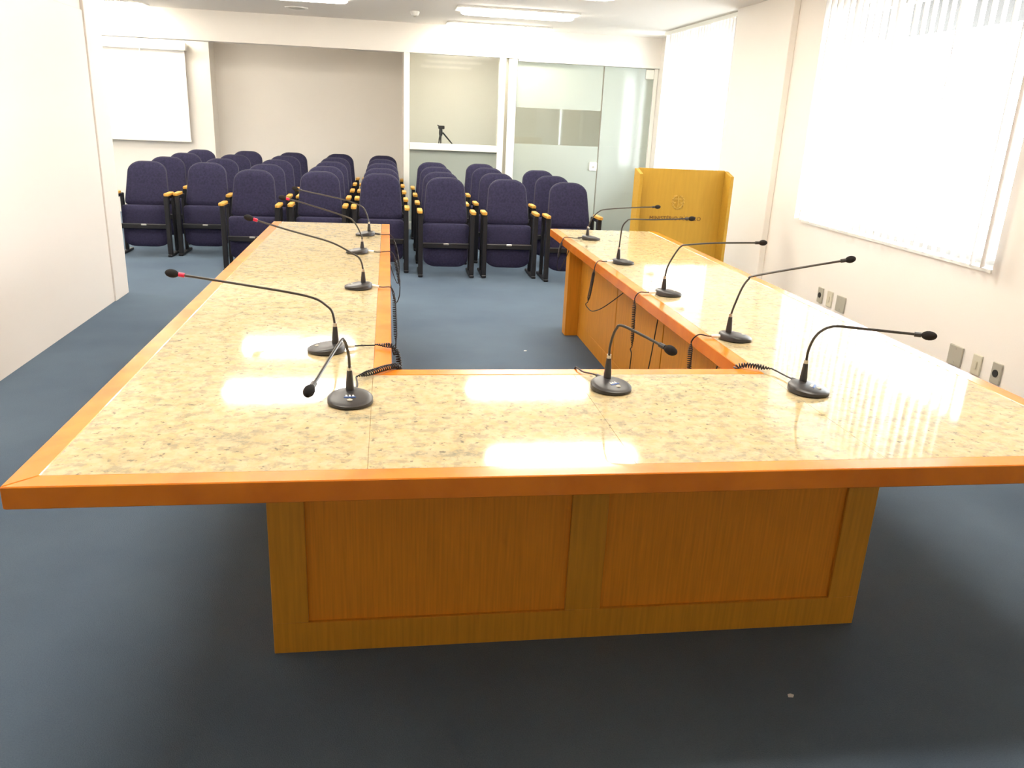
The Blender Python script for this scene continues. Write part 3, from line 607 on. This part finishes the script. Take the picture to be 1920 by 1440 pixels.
for k, (bp_, neck) in MIC.items():
    kind = k[0]; z0 = Z + 0.0005
    t = thing('gooseneck_microphone', MLAB[k], 'microphone', (bp_[0], bp_[1], z0), group='conference microphones')
    rz = {'L': math.pi, 'R': 0.0, 'F': -math.pi/2}[kind]      # local +x points at the speaker's seat
    if k == 'F2': rz += 0.5
    if k == 'F3': rz += 0.9
    R = 0.062
    def top(x, z): return z if z < 0.004 else z*(1.0 - 5.6*(x+R)*1.0*0.62/1.0) if z < 0 else (z*(1 - 0.60*(x+R)/(2*R)))
    b = B(); lathe(b, [(R-0.004, 0), (R, 0.004), (R, 0.020), (R-0.003, 0.0245), (R*0.80, 0.029), (R*0.45, 0.033), (R*0.12, 0.034)], 36, zfun=top)
    base = obj('base', b, 'mic_black', t, True); base.rotation_euler = (0, 0, rz)
    b = B(); lathe(b, [(0.007, 0.0), (0.008, 0.003), (0.004, 0.005)], 14, (0.030, 0.0, 0.0155)); o = obj('talk_button', b, 'plate_grey', base, True)
    if k in ('F1', 'F2', 'F3'):
        for d in (-0.009, 0.0, 0.009):
            b = B(); prism(b, [(-0.004, -0.0032 + d), (0.004, -0.0032 + d), (0.004, 0.0032 + d), (-0.004, 0.0006 + d)], 0.0, 0.0012); o = obj('logo_mark', b, 'white_plastic', base); o.location = (0.008, 0, 0.0218); o.rotation_euler = (0, 0.16, 0)
        b = B(); prism(b, [(-0.0022, -0.016), (0.0022, -0.016), (0.0022, 0.016), (-0.0022, 0.016)], 0.0, 0.001); o = obj('logo_bar', b, 'blue_print', base); o.location = (0.0165, 0, 0.0208); o.rotation_euler = (0, 0.16, 0)
    loc = [Vector(p) - Vector((bp_[0], bp_[1], z0)) for p in neck]
    s = loc[0]; foot = Vector((s.x, s.y, 0.022))
    b = B(); tube(b, [foot, foot.lerp(s, 0.25), foot.lerp(s, 0.8), s - Vector((0, 0, 0.006))], [0.0115, 0.0115, 0.008, 0.0075], 12); obj('stem_socket', b, 'mic_black', t, True)
    b = B(); tube(b, [s - Vector((0, 0, 0.008)), s + Vector((0, 0, 0.006))], 0.0065, 12); obj('collar', b, 'silver', t, True)
    path = smooth_path(loc, 6); b = B(); tube(b, path, 0.0040, 8); obj('gooseneck', b, 'neck_metal', t, True)
    ax = (loc[-1]-loc[-2]).normalized(); h = loc[-1]
    b = B(); ball(b, h + ax*0.004, ax, 0.021, 0.0135); hd = obj('microphone_head', b, 'mic_foam', t, True)
    b = B(); tube(b, [h - ax*0.034, h - ax*0.016], 0.0072, 10); obj('light_ring', b, 'red_ring' if k in ('L2', 'L3', 'L4') else 'mic_black', hd, True)
    first = Vector(CAB[k][0][1][0]); dirn = (Vector(CAB[k][0][1][1]) - first).normalized(); org = Vector((bp_[0], bp_[1], z0))
    b = B(); tube(b, [first-org-dirn*0.004, first-org+dirn*0.032], 0.0062, 10); obj('plug', b, 'white_plastic' if k in ('L3', 'L4', 'R2', 'R3', 'R4', 'L2') else 'mic_black', t, True)
    cb = None
    for kd, pts in CAB[k]:
        q = [Vector(p) - org for p in pts]; b = B()
        if kd == 'w': tube(b, smooth_path(q, 5), 0.0028, 6); cb2 = obj('cable', b, 'cable_black', t, True)
        else: coil(b, q, 0.0075, 0.0024, 0.0085); cb2 = obj('coiled_cord', b, 'cable_black', t, True)

# ------------------------------------------------------------------ wall plates
def plate(y, z, w, h, kind, label):
    t = thing('wall_plate', label, 'wall plate', (XN, y, z), group='wall plates under the near window')
    obj('cover', box(B(), -0.012, -0.0005, -w/2, w/2, -h/2, h/2, 0.003), 'plate_grey' if kind != 'switch' else 'plate_cream', t)
    if kind == 'socket':
        b = B(); tube(b, [(-0.0122, 0, 0), (-0.0155, 0, 0)], 0.021, 16); s = obj('socket_insert', b, 'dark_hole', t, True)
    if kind == 'switch': obj('rocker', box(B(), -0.018, -0.0122, -0.011, 0.011, -0.022, 0.022, 0.002), 'plate_cream', t)
    if kind == 'blank':
        for dz in (-0.04, 0.04):
            b = B(); tube(b, [(-0.0122, 0, dz), (-0.014, 0, dz)], 0.004, 10); obj('screw', b, 'silver', t, True)
plate(2.53, 0.285, 0.118, 0.118, 'blank', 'square grey blank wall plate, leftmost of the three near plates')
plate(2.345, 0.283, 0.072, 0.118, 'switch', 'cream wall plate in the middle of the three near plates')
plate(2.185, 0.283, 0.074, 0.118, 'socket', 'grey wall socket with dark insert, rightmost of the three near plates')
plate(4.13, 0.30, 0.074, 0.118, 'socket', 'grey wall socket with dark insert, leftmost of the far plates')
plate(3.99, 0.298, 0.072, 0.118, 'switch', 'cream wall plate in the middle of the far plates')
plate(3.83, 0.296, 0.118, 0.118, 'blank', 'square grey blank wall plate, rightmost of the far plates')

# ------------------------------------------------------------------ litter on the carpet
def scrap(x, y, s, label):
    b = prism(B(), [(x0*s, y0*s) for x0, y0 in ((-1, -0.5), (0.3, -0.8), (1, 0.1), (0.2, 0.7), (-0.7, 0.5))], 0, 0.002); o = obj('paper_scrap', b, 'paper'); o.location = (x, y, 0.0005)
    tag(o, label, 'scrap', 'paper scraps on the carpet')
scrap(1.908, 0.108, 0.010, 'tiny white paper scrap on the carpet before the table base')
scrap(1.711, 3.589, 0.012, 'tiny white paper scrap on the carpet inside the table')
